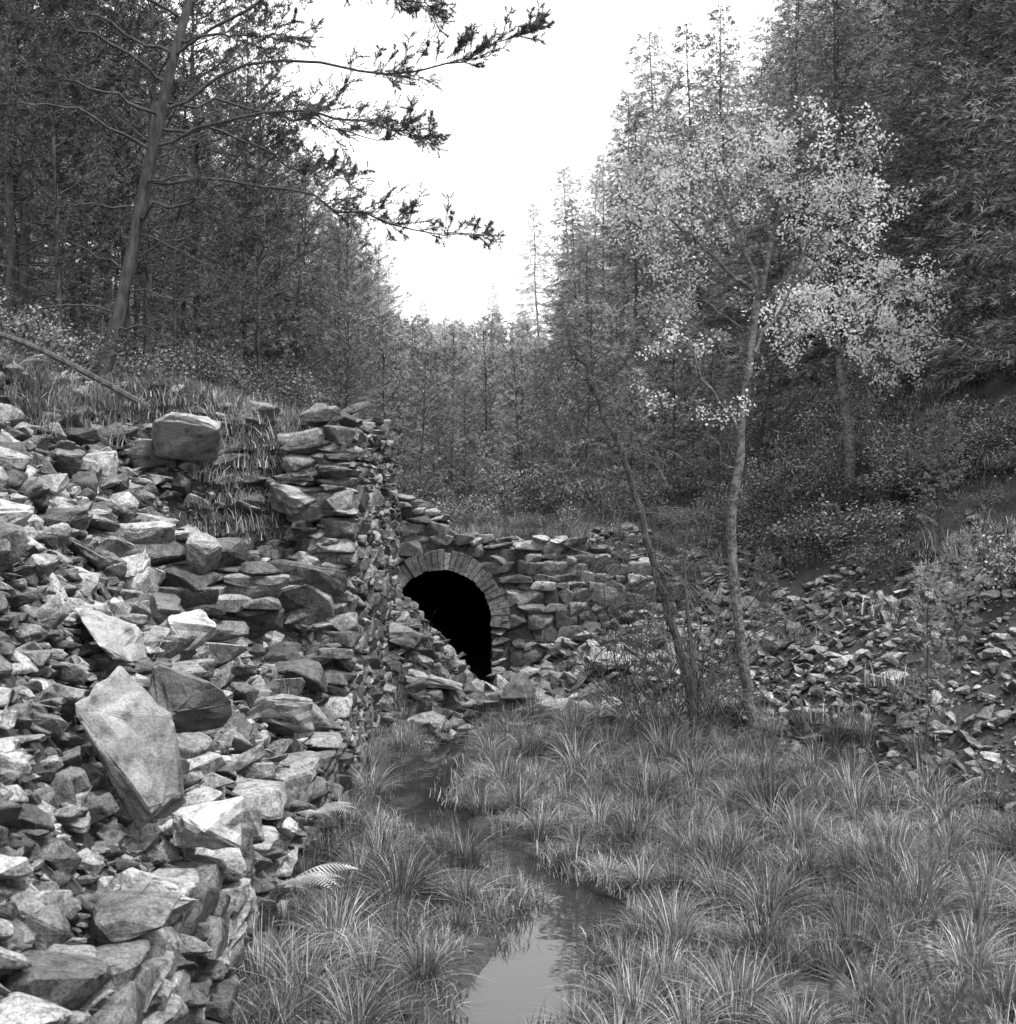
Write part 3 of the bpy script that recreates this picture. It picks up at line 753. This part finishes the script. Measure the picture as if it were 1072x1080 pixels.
for i in range(2,12):
    for _ in range(5): grow(m,tr[i],norm(rdir(1)[0]*np.array([1,1,.3])),rng.uniform(.25,.7),.005,1,S_,LP,.14,0)
deadmesh('dead_sapling',S_,m)
m=MB();S_=[];tr=smoothline([(-5.2,12.6,4.45),(-4.3,12.8,4.15),(-3.4,13.0,3.66)],12);tube(m,tr,np.linspace(.02,.032,12),7,0)
for i in range(1,9):
    for _ in range(2):grow(m,tr[i],norm(rdir(1)[0]),rng.uniform(.2,.6),.006,1,S_,LP,.0,0)
deadmesh('fallen_branch',S_,m)
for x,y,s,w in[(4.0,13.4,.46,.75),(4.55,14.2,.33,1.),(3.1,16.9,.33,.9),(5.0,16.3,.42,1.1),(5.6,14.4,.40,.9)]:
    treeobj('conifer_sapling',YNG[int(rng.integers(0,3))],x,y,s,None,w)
def fern(loc,k=6,size=.55,az0=0,azr=6.28):
    m=MB()
    for i in range(k):
        a=az0+azr*(i+rng.uniform(-.3,.3))/k;d=np.array([math.cos(a),math.sin(a),0]);s=np.array([-d[1],d[0],0])
        n=22;t=np.linspace(0,1,n);L=size*rng.uniform(.8,1.1)
        c=d*(t[:,None]*L)+np.array([0,0,1.])*(.75*L*t-.65*L*t*t)[:,None]
        tube(m,c,.004*(1-.7*t),4,0)
        for j in range(2,n):
            w=L*.26*math.sin(math.pi*min(1,(t[j]*.85+.18)))
            for sg in(-1,1):
                e=c[j]+s*sg*w+d*w*.35-np.array([0,0,.15*w]);h=d*L/n*.42
                m.add([c[j]-h,c[j]+h,e+h*.2,e-h*.2],[(0,1,2,3)],0)
    o=m.obj('fern',[M_FERN]);o.location=loc;return o
M_FERN=leaf_mat('fern_fronds',.34,.3,.25,(.8,1.25),3.)
fern((-1.42,9.0,.36),5,.45,-1.2,1.9);fern((-1.48,10.6,.42),5,.35,-1.5,2.5);fern((-4.6,13.2,4.0),6,.5)
# heather beside the photographer
M_HEATH=leaf_mat('heather_sprigs',.17,.17,.2,(.6,1.4),3.)
def heather(x,y,z0,h,n,spread):
    m=MB();P0=[];P1=[];TP=[];TD=[]
    for _ in range(n):
        p=np.array([x+rng.normal(0,spread),y+rng.normal(0,spread),z0]);d=norm(np.array([rng.normal(0,.08),rng.normal(0,.08),1.]));l=h*rng.uniform(.6,1.)
        K=22
        for k in range(K):
            q=p+d*l/K;P0.append(p);P1.append(q);d=norm(d+rng.normal(0,.05,3));TP.append(q[None]);TD.append(d[None])
            if k>6 and rng.random()<.5:
                dd=norm(d+rdir(1)[0]*.6);e=q+dd*rng.uniform(.04,.12);P0.append(q);P1.append(e);TP.append(np.linspace(q,e,6));TD.append(np.repeat(dd[None],6,0))
            p=q
    segs(m,P0,P1,.0018,.0014,3,0);needles(m,np.concatenate(TP),np.concatenate(TD),9,.013,.003,1.2,1);m.obj('heather_bush',[M_DEAD,M_HEATH])
heather(.84,2.35,1.3,1.45,5,.03)
heather(.62,2.25,1.2,1.15,8,.045)
heather(.83,2.3,1.2,1.15,8,.05)

# ------------------------------------------------------------ light, sky, camera
w=bpy.data.worlds.new('World');scene.world=w;w.use_nodes=True;nt=w.node_tree;nt.nodes.clear();N=nt.nodes;L=nt.links
sk=N.new('ShaderNodeTexSky');sk.sky_type='NISHITA';sk.sun_disc=False
D=Vector((.5,-.38,1.0)).normalized();el=math.asin(D.z);az=math.atan2(D.x,D.y)
sk.sun_elevation=el;sk.sun_rotation=az;sk.air_density=1.6;sk.dust_density=6;sk.ozone_density=1
bw=N.new('ShaderNodeRGBToBW');bg=N.new('ShaderNodeBackground');bg.inputs[1].default_value=.15
o=N.new('ShaderNodeOutputWorld')
L.new(sk.outputs[0],bw.inputs[0])
# bright overcast veil over the clear sky
tc=N.new('ShaderNodeTexCoord');cn=tex(N,L,'Noise',2.2,4,.5,tc.outputs['Generated'])
cl=N.new('ShaderNodeMapRange');L.new(cn.outputs[0],cl.inputs[0]);cl.inputs[1].default_value=.3;cl.inputs[2].default_value=.7;cl.inputs[3].default_value=13.5;cl.inputs[4].default_value=16.5
a_=math_(N,L,'MULTIPLY',cl.outputs[0],.85);b_=math_(N,L,'MULTIPLY',bw.outputs[0],.15);c_=math_(N,L,'ADD',a_,b_)
L.new(c_,bg.inputs[0]);L.new(bg.outputs[0],o.inputs[0])
sl=bpy.data.lights.new('sun','SUN');sl.energy=3.9;sl.angle=math.radians(6);so=bpy.data.objects.new('sun',sl);COL.objects.link(so)
so.rotation_euler=D.to_track_quat('Z','Y').to_euler();so.location=(5,-5,20)
cam=bpy.data.cameras.new('camera');co=bpy.data.objects.new('camera',cam);COL.objects.link(co)
cam.sensor_width=36;cam.lens=49.5;cam.clip_end=1000;cam.clip_start=.05
co.location=(0,0,3);co.rotation_euler=(math.radians(90-1.56),0,0);scene.camera=co
cam.dof.use_dof=True;cam.dof.focus_distance=14;cam.dof.aperture_fstop=5.6
scene.view_settings.view_transform='Standard';scene.view_settings.look='None';scene.view_settings.exposure=0
